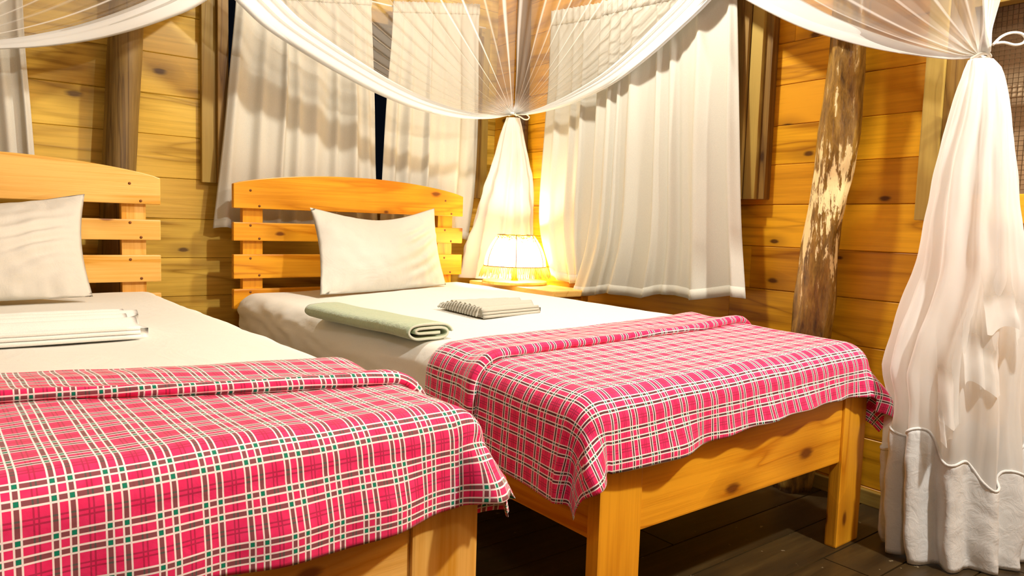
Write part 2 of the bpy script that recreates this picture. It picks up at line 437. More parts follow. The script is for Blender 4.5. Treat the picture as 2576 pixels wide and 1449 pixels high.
# skirting boards
def along_B(name, y0, y1, z0, z1, d0, d1, mat, kind=None, parent=None, bev=.003):
    """board on the right wall between y0..y1, standing d0..d1 off its face"""
    o = bbox(name, (0, -d1, z0), (uB(y1)-uB(y0), -d0, z1), mat, None, bev)
    c = o.location.copy()
    rot = Matrix.Rotation(angB, 4, 'Z'); p = Vector((xB(y0), y0, 0))
    o.matrix_world = Matrix.Translation(p) @ rot @ Matrix.Translation(c)
    if parent: o.parent = parent
    if kind: tag(o, kind=kind)
    return o
along_B('baseboard_right', WA-.02, YF+.02, 0, .045, 0, .018, M['oliveX'], 'structure')
tag(bbox('baseboard_back', (XL, WA-.018, 0), (cB[0]-.02, WA, .045), M['oliveX']), kind='structure')

# ------------------------------------------------------------------ windows
def win_back(name, x0, x1, z0, z1):
    e = tag(empty(name, (x0, WA, z0)), kind='structure')
    def P(n, lo, hi, m): return bbox(n, [lo[0]-x0, lo[1]-WA, lo[2]-z0], [hi[0]-x0, hi[1]-WA, hi[2]-z0], m, e)
    for a, b in ((x0-.085, x0-.030), (x1+.030, x1+.085)): P('window_frame', (a, WA-.028, z0-.03), (b, WA, z1+.08), M['oliveZ'])
    for a, b in ((x0-.030, x0+.012), (x1-.012, x1+.030)): P('window_jamb', (a, WA-.052, z0-.03), (b, WA+.03, z1+.03), M['frameZ'])
    P('window_sill', (x0+.012, WA-.03, z0-.04), (x1-.012, WA+.03, z0+.008), M['frameX'])
    P('window_head', (x0+.012, WA-.03, z1-.008), (x1-.012, WA+.03, z1+.04), M['frameX'])
    P('window_mullion', ((x0+x1)/2-.02, WA, z0+.008), ((x0+x1)/2+.02, WA+.03, z1-.008), M['frameZ'])
    P('window_pane', (x0+.012, WA+.032, z0), (x1-.012, WA+.036, z1), M['glass']); return e
win_back('window_1', .015, 1.245, .975, 1.72)
win_back('window_2', -1.55, -.74, .975, 1.72)
e = tag(empty('window_3', (xB(-1.36), -1.36, .94)), kind='structure')
def PB(n, y0, y1, z0, z1, d0, d1, m, par):
    o = along_B(n, y0, y1, z0, z1, d0, d1, m); bpy.context.view_layer.update()
    o.parent = par; o.matrix_parent_inverse = Matrix.Translation(par.location).inverted(); return o
for y0, s_ in ((-1.34, 1), (-.49, -1)):
    ys = [(0, .062, 0, .060, 'frameX'), (.066, .112, 0, .048, 'oliveX'), (.112, .140, 0, .032, 'frameX')]
    for a, b, d0, d1, mt in ys:
        a_, b_ = (y0-a, y0-b) if s_ > 0 else (y0+b, y0+a)
        if s_ < 0: d1 = min(d1, .024)
        PB('window_jamb' if a == 0 else 'window_frame', a_, b_, .925, 1.78, d0, d1, M[mt.replace('X', 'Z')], e)
PB('window_sill', -.49, -1.34, .925, .965, -.03, .04, M['frameX'], e)
PB('window_head', -.49, -1.34, 1.66, 1.74, -.03, .04, M['frameX'], e)
PB('window_pane', -.47, -1.36, .945, 1.70, -.036, -.032, M['glass'], e)
e = tag(empty('window_4', (xB(-2.09), -2.09, .9)), kind='structure')
PB('window_frame', -1.985, -2.035, .86, 1.62, 0, .05, M['oliveZ'], e)
PB('window_jamb', -2.035, -2.09, .86, 1.62, -.02, .04, M['frameZ'], e)
PB('window_sill', -2.04, -2.80, .855, .93, -.02, .03, M['bedX'], e)
PB('window_head', -2.04, -2.80, 1.42, 1.50, -.02, .03, M['oliveX'], e)
PB('window_crossbar', -2.09, -2.75, 1.185, 1.215, -.05, -.03, M['blind'], e)
PB('roller_blind', -2.08, -2.76, .90, 1.46, -.09, -.075, M['blind'], e)
V = []; F = []
def addbox(lo, hi):
    b0 = len(V)
    for z in (lo[2], hi[2]): V.extend([(lo[0], lo[1], z), (hi[0], lo[1], z), (hi[0], hi[1], z), (lo[0], hi[1], z)])
    F.extend([(b0, b0+3, b0+2, b0+1), (b0+4, b0+5, b0+6, b0+7)]+[(b0+i, b0+(i+1) % 4, b0+4+(i+1) % 4, b0+4+i) for i in range(4)])
W_ = uB(-2.76)-uB(-2.09)
i = 0
while i*.0125 < W_: addbox((i*.0125, -.001, .925), (i*.0125+.0013, .001, 1.43)); i += 1
i = 0
while i*.0125 < .5: addbox((0, -.002, .93+i*.0125), (W_, 0, .93+i*.0125+.0013)); i += 1
o = mesh_obj('mosquito_mesh', V, F, M['mesh'], smooth=False)
o.matrix_world = Matrix.Translation((xB(-2.09), -2.09, 0)) @ Matrix.Rotation(angB, 4, 'Z') @ Matrix.Translation((0, .012, 0))
bpy.context.view_layer.update(); o.parent = e; o.matrix_parent_inverse = Matrix.Translation(e.location).inverted()

# ------------------------------------------------------------------ log posts
def logpost(name, pts, rads, mat, label, seed=0, flat=1.0, lump=.14, n=28, kz=60):
    P = catmull(pts, kz); V = []; F = []
    Rs = np.interp(np.linspace(0, 1, kz), np.linspace(0, 1, len(rads)), rads)
    base = Vector(pts[0])
    for i, p in enumerate(P):
        for j in range(n):
            a = 2*PI*j/n; r = Rs[i]
            r *= 1+lump*nz(math.cos(a)*1.3+seed, math.sin(a)*1.3, p.z*4)+lump*.5*nz(math.cos(a)*4+seed, math.sin(a)*4, p.z*9)
            V.append((p.x-base.x+math.cos(a)*r, p.y-base.y+math.sin(a)*r*flat, p.z))
    for i in range(kz-1):
        for j in range(n): F.append((i*n+j, i*n+(j+1) % n, (i+1)*n+(j+1) % n, (i+1)*n+j))
    F.append(tuple(range(n))[::-1]); F.append(tuple((kz-1)*n+j for j in range(n)))
    o = mesh_obj(name, V, F, mat, loc=(base.x, base.y, 0))
    return tag(o, label, 'post')
yl = WA-.068
a = HY((300, 415), yl); b = HY((316, 80), yl)
dx = (b.x-a.x)/(b.z-a.z)
logpost('log_post', [(a.x-dx*a.z, yl, 0), (a.x, yl, a.z), (b.x, yl, b.z), (b.x+dx*(ZC-b.z), yl, ZC)], [.056, .056, .058, .056], M['log'], 'straight brown log post on the wall behind the left bed headboard', 3, lump=.05)
logpost('log_post', [(1.338, -.085, 0), (1.343, -.09, .8), (1.343, -.085, 1.4), (1.34, -.08, ZC)], [.034]*4, M['logdark'], 'dark log post in the room corner behind the table lamp', 9, lump=.08)
pts = []
for p in ((2035, 880), (2050, 760), (2065, 620), (2088, 500), (2104, 400), (2118, 250), (2134, 110)):
    q = hit(p[0], p[1], (1, -.04, 0), 1.385-.078); pts.append(q)
d0 = (pts[1]-pts[0]); pts = [Vector((pts[0].x, pts[0].y+.03, 0)), Vector((pts[0].x, pts[0].y+.01, .2))]+pts+[Vector((pts[-1].x, pts[-1].y-.02, 2.0)), Vector((pts[-1].x, pts[-1].y-.03, ZC))]
logpost('log_post', pts, [.058, .058, .055, .053, .052, .050, .050, .052, .054, .054, .054], M['bark'], 'crooked log post with peeling bark on the right wall beside the bed', 5, lump=.22, kz=110, n=40)

# ------------------------------------------------------------------ beds
W, O, WL, DL, L = 1.0727, .0432, .1144, .032, 2.0
def arch(x): return .940+(zap-.940)*(1-((x-W/2)/(W/2))**2)**.8 if abs(x-W/2) < W/2 else .940
zap = HY((843, 443), 0).z
def make_bed(label, hide_low=False, m=('bed',)):
    K = m[0]; MX, MY, MZ = M[K+'X'], M[K+'Y'], M[K+'Z']
    r = empty('single_bed')
    tag(r, label, 'bed')
    # arched top rail
    V = []; F = []; n = 40; T = .026
    for side in (0, 1):
        for i in range(n+1):
            x = W*i/n
            e = .003
            V += [(x-W/2, side*T, .8455-.89), (x-W/2, side*T, arch(x)-.89)]
    for i in range(n):
        a = i*2; b = (n+1)*2+a
        F += [(a, a+2, a+3, a+1), (b, b+1, b+3, b+2), (a+1, a+3, b+3, b+1), (a, b, b+2, a+2)]
    F += [(0, 1, (n+1)*2+1, (n+1)*2), (n*2, (n+1)*2+n*2, (n+1)*2+n*2+1, n*2+1)]
    o = mesh_obj('headboard_top_rail', V, F, MX, r, smooth=False, loc=(W/2, 0, .89))
    md = o.modifiers.new('bev', 'BEVEL'); md.width = .003; md.segments = 2; md.limit_method = 'ANGLE'; md.angle_limit = .8
    sl = []
    for z0, z1 in ((.7182, .7909), (.5687, .6645), (.4487, .5272)):
        sl.append(bbox('headboard_slat', (0, 0, z0), (W, .026, z1), MX, r, .004))
    for x0 in (O, W-O-.0797):
        bbox('headboard_post', (x0, .026, 0), (x0+.0797, .060, .93), MZ, r, .003)
    for x0 in (O, W-O-WL):
        bbox('foot_leg', (x0, -L, 0), (x0+WL, -L+DL, .4007), MZ, r, .005)
    bbox('foot_rail', (O+WL, -L+.006, .2281), (W-O-WL, -L+.034, .398), MX, r, .004)
    for x0 in (O+.012, W-O-.040):
        bbox('side_rail', (x0, -L+DL, .225), (x0+.028, .026, .38), MY, r, .004)
    bbox('slat_base', (O+.041, -L+.036, .355), (W-O-.041, .024, .378), M['paleX'], r, .003)
    # dowel plugs on the headboard joints
    V, F = lathe([(0.0001, -.001), (.0048, -.001), (.0048, .0008), (.0001, .0012)], 12)
    pm = None
    for x0, flip in ((O, 1), (W-O-.0797, 1)):
        for z0, z1 in ((.8455, .93), (.7182, .7909), (.5687, .6645), (.4487, .5272)):
            for fx, fz in ((.72, .13), (.28, .84)):
                if pm is None:
                    p = mesh_obj('dowel_plug', V, F, M['plug'], r, rot=(PI/2, 0, 0)); pm = p.data
                else:
                    p = bpy.data.objects.new('dowel_plug', pm); C.objects.link(p); p.parent = r; p.rotation_euler = (PI/2, 0, 0)
                p.location = (x0+.0797*fx, -.0004, z0+(z1-z0)*fz)
    return r
bed2 = make_bed('orange pine single bed on the right, arched slatted headboard in front of the white curtains')
bed1 = make_bed('lighter pine single bed at the left edge, in the foreground', m=('pale',))
bed1.location = (-1.344, -.076, 0); bed1.rotation_euler = (0, 0, .024)
def B1(x, y, z): c, s_ = math.cos(.024), math.sin(.024); return Vector((-1.344+c*x-s_*y, -.076+s_*x+c*y, z))

def mattress(name, x0, x1, y0, y1, z0, z1, r, shear, mat, label, loc, rz, seed, sag=0., tilt=0.):
    nx, ny, nzz = 70, 130, 12
    V = []; F = []; idx = {}
    lo = Vector((x0+r, y0+r, z0+.02)); hi = Vector((x1-r, y1-r, z1-r))
    def vert(p):
        key = (round(p.x, 5), round(p.y, 5), round(p.z, 5))
        if key in idx: return idx[key]
        c = Vector((min(max(p.x, lo.x), hi.x), min(max(p.y, lo.y), hi.y), min(max(p.z, lo.z), hi.z)))
        d = p-c
        if d.length > 1e-6:
            rr_ = r if p.z > lo.z else .02
            mx = Vector((abs(d.x)/r, abs(d.y)/r, abs(d.z)/(r if d.z > 0 else .02)))
            q = c+Vector((d.x, d.y, d.z)).normalized()*(r if d.z >= 0 else r)
            if d.z < 0: q = c+Vector((d.x, d.y, 0)).normalized()*r+Vector((0, 0, d.z)) if (d.x or d.y) else p.copy()
        else: q = p.copy()
        # soft crown, wrinkles in the sheet
        w = nz(q.x*2.2+seed, q.y*2.2, 0)*.004+.0018*nz(q.x*9+seed, q.y*2.5+q.x*4, q.z*6)
        u = (q.x-x0)/(x1-x0)
        if q.z > z1-.001: q.z += w
        else:
            sx = -1 if q.x < (x0+x1)/2 else 1
            wr = .004*nz(q.y*5+q.z*9+seed, q.z*22-q.y*6, 3.)+.002*nz(q.y*16+q.z*20, q.z*30, seed)
            if abs(q.x-x0) < r or abs(q.x-x1) < r: q.x += sx*(wr*(1+1.2*sstep(q.y, -1.4, -1.25))+.006*math.sin(PI*min(1, max(0, (q.z-z0)/(z1-z0)))))
            q.z += w
        q.x += shear*q.y
        if tilt: q.x -= .032*(1-u)*sstep(q.y, -1.42, -1.2)
        if q.z > z0+.05: q.z -= sag*sstep(-q.y, 1.45, 1.95)+tilt*(1-q.x/1.06)*min(1, (q.z-z0-.05)/.08)
        idx[key] = len(V); V.append(q); return idx[key]
    def face(fn, a, b):
        for i in range(a):
            for j in range(b):
                F.append([vert(fn(i/a, j/b)), vert(fn((i+1)/a, j/b)), vert(fn((i+1)/a, (j+1)/b)), vert(fn(i/a, (j+1)/b))])
    lx, ly, lz = x1-x0, y1-y0, z1-z0
    face(lambda u, v: Vector((x0+lx*u, y0+ly*v, z1)), nx, ny)
    face(lambda u, v: Vector((x0+lx*u, y1-ly*v, z0)), nx, ny)
    face(lambda u, v: Vector((x0+lx*u, y0, z0+lz*v)), nx, nzz)
    face(lambda u, v: Vector((x1-lx*u, y1, z0+lz*v)), nx, nzz)
    face(lambda u, v: Vector((x0, y1-ly*u, z0+lz*v)), ny, nzz)
    face(lambda u, v: Vector((x1, y0+ly*u, z0+lz*v)), ny, nzz)
    o = mesh_obj(name, V, F, mat, loc=loc, rot=(0, 0, rz))
    return tag(o, label, 'mattress')
ZM = .540
mattress('mattress', .037, 1.058, -1.99, -.012, .381, ZM, .06, .022, M['sheet'], 'mattress in a cream-white fitted sheet on the right bed', (0, 0, 0), 0, 1., .016, .024)
mattress('mattress', .0, 1.042, -1.995, -.012, .381, ZM, .045, .012, M['sheet'], 'mattress in a white fitted sheet on the left foreground bed', (-1.344, -.076, 0), .024, 5.)

# ------------------------------------------------------------------ blankets
def blanket(name, label, mat, x0, x1, yf, ybL, ybR, ridge, zt, hangL, hangR, hangF, flare, loc, rz, seed, shear=0., fold=1.0, rad=.046, hangLB=None, tipL=1., tipR=1., cshort=.2, sag=0., tilt=0.):
    """plaid throw: x0..x1 top of the mattress, yf foot edge, back edge slopes from ybL to ybR, ridge = width of the doubled band"""
    def D(a, b, off):
        # a across (0 at the left edge), b along: distance forward of the foot edge when >0
        wid = x1-x0
        rr_ = rad+off
        ia, sx = (rad, -1) if a < rad else ((wid-rad, 1) if a > wid-rad else (a, 0))
        ox = abs(a-ia) if sx else 0.
        oy = max(0., b+rad)                        # arc coordinate past the inner foot edge
        iy = min(b, -rad)
        s_ = math.hypot(ox, oy)
        if s_ > 0: s_ *= 1-cshort*min(1, 1.3*min(ox, oy)/max(ox, oy))
        x = x0+ia; y = yf-iy if False else yf+(-iy)*1.0
        z = zt+off
        if s_ > 1e-9:
            cx_, cy_ = (sx*ox/s_, -oy/s_)
            q = rad*PI/2
            if s_ < q: ph = s_/rad; out = rr_*math.sin(ph); dn = rr_*(1-math.cos(ph))
            else:
                e = s_-q; cor = min(ox, oy)/max(.001, max(ox, oy))
                fl = flare*cor*(tipL if sx < 0 else tipR)
                out = rr_+e*(.03+fl); dn = rr_+e*math.sqrt(max(.05, 1-(.03+fl)**2))
                ang = math.atan2(oy, ox)
                # hanging folds
                if cor > .02: out += fold*.020*(.3+math.sin(ang*6+seed))*min(1, e/.08)*min(1, cor*3)
                if ox > oy: out += .005*(1+math.sin(b*17+seed))*min(1, e/.1)+.0015*(1+math.sin(b*41+seed*2))*min(1, e/.1)
                else: out += fold*(.007*(1+math.sin(a*19+seed+2*math.sin(a*5)))+.0035*(1+math.sin(a*43+1+seed)))*min(1, e/.06)
            x += cx_*out; y += cy_*out; z -= dn
        z += .0016*nz(a*13+seed, b*9, off*9)+.003*nz(a*4+seed, b*4, 1.)
        x += shear*y
        z -= sag*sstep(-y, 1.5, 2.0)+tilt*(1-max(-.05, min(1.1, x/1.06)))
        return Vector((x, y, z))
    wid = x1-x0
    V = []; F = []; U = []
    na = 190
    A = [-(hangL)+(hangL+hangR+wid)*i/(na-1) for i in range(na)]
    # b runs from the back edge (negative) to the front hem
    def yback(a): t = min(1.3, max(-.3, a/wid)); return (ybL*(1-t)+ybR*t)
    def sheet(path):   # path(a) -> list of (b, off, vcoord)
        base = len(V); k = None
        for a in A:
            pl = path(a); k = len(pl)
            for (b, off, vc) in pl:
                aa = a
                if hangLB and a < 0:      # the doubled back part hangs less
                    t = sstep(-(yf-b) if False else -b, 0.25, .45)
                V.append(D(aa, b, off)); U.append((a+1.0, vc+1.0))
        F.extend(grid_faces(len(A), k, base=base))
    def bofy(yy): return -(yy-yf)
    def main(a):
        b0 = bofy(yback(a)-ridge+.03); out = []
        n1 = 34
        for i in range(n1): t = i/n1; out.append((b0+(-rad-b0)*t, .004, b0+(-rad-b0)*t))
        hf = hangF(a/wid)+rad
        for i in range(31): t = i/30; b = -rad+hf*t; out.append((b, .004, b))
        return out
    def flap(a):
        bb = bofy(yback(a)); rb = bofy(yback(a)-ridge*(1+.04*math.sin(a*9+seed))); out = []
        for i in range(3): out.append((bb+.002*i, .003+.003*i, .3))
        for i in range(14): t = i/13; out.append((bb+.008+(rb-bb-.012)*t, .011+.011*sstep(t, .6, 1.)+.003*math.sin(t*7+a*8), .3+(rb-bb)*t))
        rc = .0088
        for i in range(1, 9): ph = PI*i/8; out.append((rb-.004+rc*math.sin(ph)*1.2, .0135+rc*math.cos(ph)*1.0, rb-bb+.3+.028*i/8))
        out.append((rb-.03, .0045, rb-bb+.3+.06))
        return out
    sheet(main); sheet(flap)
    o = mesh_obj(name, V, F, mat, uvs=U, loc=loc, rot=(0, 0, rz), solid=.0016)
    return tag(o, label, 'blanket')
blanket('plaid_blanket', 'pink and red plaid blanket across the foot of the right bed', M['plaidB'], .030, 1.066, -2.012, -1.47, -1.44, .20, ZM+.002,
        .165, .16, lambda t: .098+.010*math.sin(t*7)+.01*(1-min(1, abs(t)*3)) if t < 1 else .14, .12, (0, 0, 0), 0, 2.1, shear=.022, tipL=.25, fold=1.2, cshort=.10, rad=.060, sag=.012, tilt=.024)
blanket('plaid_blanket', 'pink and red plaid blanket over the foot of the left foreground bed', M['plaidA'], -.01, 1.022, -2.012, -1.30, -1.62, .215, ZM+.002,
        .18, .165, lambda t: .118+.008*math.sin(t*9+1), .34, (-1.344, -.076, 0), .024, .4, fold=1.1, cshort=.25)

# ------------------------------------------------------------------ pillows
def pillow(label, BL, BR, TL, TR, tf, tb, seed, mat):
    n = 56; V = []; F = []
    ctr = (BL+BR+TL+TR)/4
    nrm = ((BR-BL).cross(TL-BL)).normalized()
    if nrm.dot(Vector(EYE)-ctr) < 0: nrm = -nrm
    for side in (1, -1):
        for i in range(n+1):
            for j in range(n+1):
                u, v = i/n, j/n
                # sides pulled in between the corners
                pu = .03*math.sin(PI*v); pv = .045*math.sin(PI*u)
                uu = u*(1-2*pu)+pu; vv = v*(1-(.115*math.sin(PI*u)**1.2+.03*math.sin(PI*u)))-.012*math.sin(PI*u)
                p = (BL*(1-uu)+BR*uu)*(1-vv)+(TL*(1-uu)+TR*uu)*vv
                e = (math.sin(PI*u)**.62)*(math.sin(PI*v)**.62) if 0 < i < n and 0 < j < n else 0
                e *= .8+.2*math.sin(PI*u)*math.sin(PI*v)+.12*(1-v)
                t = (tf if side > 0 else tb)*e
                w = 0
                if side > 0 and e:
                    dgl = (u*1.0+v*.8)
                    w = .010*nz(u*3+seed, v*3, 0)+.011*sstep(u, .45, .9)*(1-sstep(v, .55, .95))*math.sin((u*.8-v*1.6)*26+3*nz(u*3, v*3, seed))*e+.004*nz(u*14+seed, v*9, 2)
                    w += .008*(1-sstep(v, .0, .35))*nz(u*20+seed, v*5, 4)
                V.append(p+nrm*(side*t+w)-ctr)
        
    N = (n+1)*(n+1)
    for i in range(n):
        for j in range(n):
            a = i*(n+1)+j; F.append((a, a+n+1, a+n+2, a+1)); F.append((N+a, N+a+1, N+a+n+2, N+a+n+1))
    o = mesh_obj('pillow', V, F, mat, loc=ctr)
    bm = bmesh.new(); bm.from_mesh(o.data); bmesh.ops.remove_doubles(bm, verts=bm.verts[:], dist=.0004); bmesh.ops.recalc_face_normals(bm, faces=bm.faces[:]); bm.to_mesh(o.data); bm.free()
    return tag(o, label, 'pillow')
zb = ZM+.006
pillow('white pillow propped against the orange headboard of the right bed', HZ((805, 742), ZM-.008), HZ((1122, 716), ZM+.004), HY((780, 522), -.19), HY((1093, 524), -.075), .085, .030, 1.3, M['pillow'])
brr = HZ((234, 746), zb+.012); trr = HY((213, 488), -.17)
dl = Vector((-.64, -.03, 0))
pillow('white pillow on the left bed, cut off by the photo edge', brr+dl+Vector((0, 0, 0)), brr, trr+dl+Vector((0, 0, .0)), trr, .08, .03, 7.7, M['pillow'])

# ------------------------------------------------------------------ towels
# sage towel: flat roll, spiral seen at its near end
def path_ribbon(prof, Lx, th, nseg=40, lump=0., seed=0., taper=None):
    """extrude an open 2-D profile (y,z) along x, giving it thickness th"""
    P = catmull([Vector((0, a, b)) for a, b in prof], 150); k = len(P)
    Nn = []
    for i in range(k):
        t = (P[min(k-1, i+1)]-P[max(0, i-1)]).normalized(); Nn.append(Vector((0, -t.z, t.y)))
    V = []; F = []
    for s_ in range(nseg):
        x = Lx*s_/(nseg-1)
        for side in (1, -1):
            for i in range(k):
                w = lump*nz(x*6+seed, P[i].y*20, P[i].z*20)
                q = P[i]+Nn[i]*(side*th/2+(w if side > 0 else w*.2)); V.append((x, q.y, q.z))
    st = 2*k
    for s_ in range(nseg-1):
        for i in range(k-1):
            a = s_*st+i; F.append((a, a+1, a+st+1, a+st)); b = a+k; F.append((b, b+st, b+st+1, b+1))
        F.append((s_*st, s_*st+st, s_*st+st+k, s_*st+k)); a = s_*st+k-1; F.append((a, a+k, a+st+k, a+st))
    fm = [0]*len(F)
    for s_ in (0, nseg-1):
        for i in range(k-1):
            a = s_*st+i
            F.append((a, a+k, a+k+1, a+1) if s_ == 0 else (a, a+1, a+k+1, a+k)); fm.append(1)
    return V, F, fm
h = .036; w2 = .055
prof = [(.030, .0075), (.012, .0075), (-.03, .0080), (-.042, .014), (-.032, .0205), (.0, .0215), (.030, .0205), (.041, .0150), (.036, .0085)]
prof = [(.028, .0180), (-.01, .0175), (-.038, .0185), (-.046, .0235), (-.036, .0285), (0, .0290), (.038, .0275), (.052, .0185), (.047, .0075), (.03, .0045), (0, .0038), (-.04, .0042), (-.060, .012), (-.066, .022), (-.058, .034), (-.035, .0385), (.01, .0385), (.045, .0365), (.062, .027), (.067, .018)]
Lt = HZ((808, 782), ZM); Rt = HZ((1078, 842), ZM); Lt.x += .026; Rt.x += .026; Lt.y += .03; Rt.y += .03
ax = (Rt-Lt); ax.z = 0; Lg = ax.length; print('towel', Lt, Rt, Lg)
V, F, fm = path_ribbon(prof, Lg, .006, lump=.003, seed=2)
o = mesh_obj('green_towel', V, F, M['green'], mat2=M['greenedge'], fm=fm, loc=(Lt.x, Lt.y, ZM-.0215), rot=(math.radians(-1.2)*0, math.radians(-.3), math.atan2(ax.y, ax.x)))
tag(o, 'sage green bath towel rolled flat on the right bed', 'towel')

def pleated(label, P0, P1, Q0, Q1, n, hgt, z, mat, fringe, seed):
    """pleated cotton stack: ridges run from the P side to the Q side; P0,Q0 back, P1,Q1 front"""
    r = empty('folded_towel', (0, 0, 0)); base = (P0+P1+Q0+Q1)/4; r.location = (base.x, base.y, z); tag(r, label, 'towel')
    V = []; F = []; m_ = n*10; K = 40
    for i in range(m_+1):
        t = i/m_; ph = (t*n) % 1.
        hh = hgt*(.52+.48*sstep(t, -.05, .35)*(1-.30*sstep(t, .8, 1.)))
        top = hh*(.55+.45*(abs(math.sin(PI*t*n))**.6))
        jo = .018*math.sin(int(t*n)*2.1+seed)
        for j in range(K+1):
            s_ = j/K
            a = P0.lerp(P1, t); b = Q0.lerp(Q1, t)
            b = b+(b-a).normalized()*jo
            p = a.lerp(b, s_)
            e = .0018*nz(s_*7+seed, t*n*.9, 0)
            V.append((p.x-base.x, p.y-base.y, top+e))
    top_n = len(V)
    for i in range(m_+1):
        for j in range(K+1):
            v = V[i*(K+1)+j]; V.append((v[0], v[1], .0006))
    F += grid_faces(m_+1, K+1)
    F += [f[::-1] for f in grid_faces(m_+1, K+1, base=top_n)]
    S = K+1
    for i in range(m_): F.append((i*S, i*S+S, top_n+i*S+S, top_n+i*S)); F.append((i*S+K, top_n+i*S+K, top_n+i*S+S+K, i*S+S+K))
    for j in range(K): F.append((j, top_n+j, top_n+j+1, j+1)); F.append((m_*S+j, m_*S+j+1, top_n+m_*S+j+1, top_n+m_*S+j))
    o = mesh_obj('pleated_cloth', V, F, mat, r)
    # fold edges on the front side: layered leaves
    a, b = P1-base, Q1-base; out = (P1-P0); out.z = 0; out.normalize()
    for k, (dz, ww) in enumerate(((.004, .010), (.0125, .004), (.021, .0))):
        pa = [Vector((a.x, a.y, 0)).lerp(Vector((b.x, b.y, 0)), t_/14)+out*(ww+.001*math.sin(t_))+Vector((0, 0, dz)) for t_ in range(15)]
        if dz < hgt*.75:
            Vt, Ft = tube(pa, .0046, 10); mesh_obj('fold_edge', Vt, Ft, mat, r)
    if fringe:
        dirp = (P0-Q0); dirp.z = 0; dirp.normalize()
        for k in range(fringe):
            t = (k+.5)/fringe; p = P0.lerp(P1, t)-base; hh = hgt*(.5+.4*sstep(t, 0, .4))
            pa = [Vector((p.x, p.y, hh*.95))-dirp*.004, Vector((p.x, p.y, hh*.9))+dirp*.006, Vector((p.x, p.y, hh*.55))+dirp*.011, Vector((p.x, p.y, .004))+dirp*.016]
            Vt, Ft = tube(catmull(pa, 9), [.0026]*6+[.0034, .0042, .0026], 8); mesh_obj('tassel', Vt, Ft, mat, r)
    return r
zt = ZM-.0105
pleated('cream pleated cotton towel with a tasselled edge, lying on the right bed', HZ((1110, 752), zt+.03), HZ((1212, 797), zt+.004), HZ((1265, 748), zt+.028), HZ((1352, 782), zt+.006), 9, .036, zt, M['whitetowel'], 16, 1.)
zt = ZM+.0035
pA = HZ((298, 776), zt+.035); pB = HZ((352, 845), zt+.004)
dd = Vector((-.42, .0, 0))
pleated('smooth white folded towel stack on the left bed', pA+dd, pB+dd+Vector((0, -.01, 0)), pA, pB, 5, .045, zt, M['bed1towel'], 0, 4.)

# ------------------------------------------------------------------ nightstand and lamp
ns = empty('nightstand', (1.21, -.36, 0)); tag(ns, 'small pale wooden nightstand between the right bed and the corner', 'nightstand')
def NB(n, lo, hi, m, bev=.003): return bbox(n, (lo[0]-1.21, lo[1]+.36, lo[2]), (hi[0]-1.21, hi[1]+.36, hi[2]), m, ns, bev)
ZN = .545
NB('table_top', (1.082, -.665, ZN-.026), (1.300, -.055, ZN), M['paleY'], .005)
NB('apron', (1.10, -.645, ZN-.10), (1.29, -.625, ZN-.026), M['bedX'])
NB('shelf', (1.11, -.63, .2), (1.28, -.09, .22), M['paleY'])
for x in (1.095, 1.255):
    for y in (-.655, -.10): NB('leg', (x, y, 0), (x+.035, y+.035, ZN-.026), M['bedZ'])
LX, LY = 1.175, -.285
lp = empty('table_lamp', (LX, LY, ZN)); tag(lp, 'lit table lamp with domed fringed shade and round wooden base', 'lamp')
V, F = lathe([(.0001, 0), (.146, 0), (.150, .004), (.150, .011), (.146, .015), (.0001, .015)], 64); mesh_obj('lamp_base', V, F, M['paleX'], lp)
V, F = lathe([(.0001, .015), (.018, .015), (.013, .03), (.010, .085), (.0001, .085)], 24); mesh_obj('lamp_stem', V, F, M['bedZ'], lp)
pr = []
z0, z1 = .082, .222
for i in range(25):
    t = i/24; z = z0+(z1-z0)*t; rad = .142-.058*t**1.9
    pr.append((rad, z))
pr.append((.055, z1+.003))
V, F = lathe(pr, 64); mesh_obj('lamp_shade', V, F, M['shade'], lp)
for k in range(6):
    a = k*PI/3+math.atan2(CY-LY, CX-LX)+.03
    Vt, Ft = tube([(r_*1.012*math.cos(a), r_*1.012*math.sin(a), z) for r_, z in pr], .0022, 6); mesh_obj('shade_rib', Vt, Ft, M['wire'], lp)
for rr_, zz in ((.1435, z0), (.083, z1+.001)):
    Vt, Ft = tube([(rr_*math.cos(2*PI*i/64), rr_*math.sin(2*PI*i/64), zz) for i in range(64)], .0022, 6, True); mesh_obj('shade_ring', Vt, Ft, M['wire'], lp)
V = []; F = []
for k in range(110):
    a = 2*PI*k/110; dr = .016+.006*R.random(); ln = .042+.012*R.random(); da = .03*R.uniform(-1, 1)
    Vt, Ft = tube([((.144)*math.cos(a), .144*math.sin(a), z0), ((.144+dr*.6)*math.cos(a+da*.5), (.144+dr*.6)*math.sin(a+da*.5), z0-ln*.5), ((.144+dr)*math.cos(a+da), (.144+dr)*math.sin(a+da), z0-ln)], .0016, 5)
    b0 = len(V); V += Vt; F += [tuple(b0+i for i in f) for f in Ft]
tag(mesh_obj('raffia_fringe', V, F, M['fringe'], lp), kind='stuff')
V, F = lathe([(.0001, .085), (.012, .09), (.022, .11), (.024, .13), (.017, .15), (.0001, .16)], 24); bulb = mesh_obj('bulb', V, F, M['bulb'], lp)

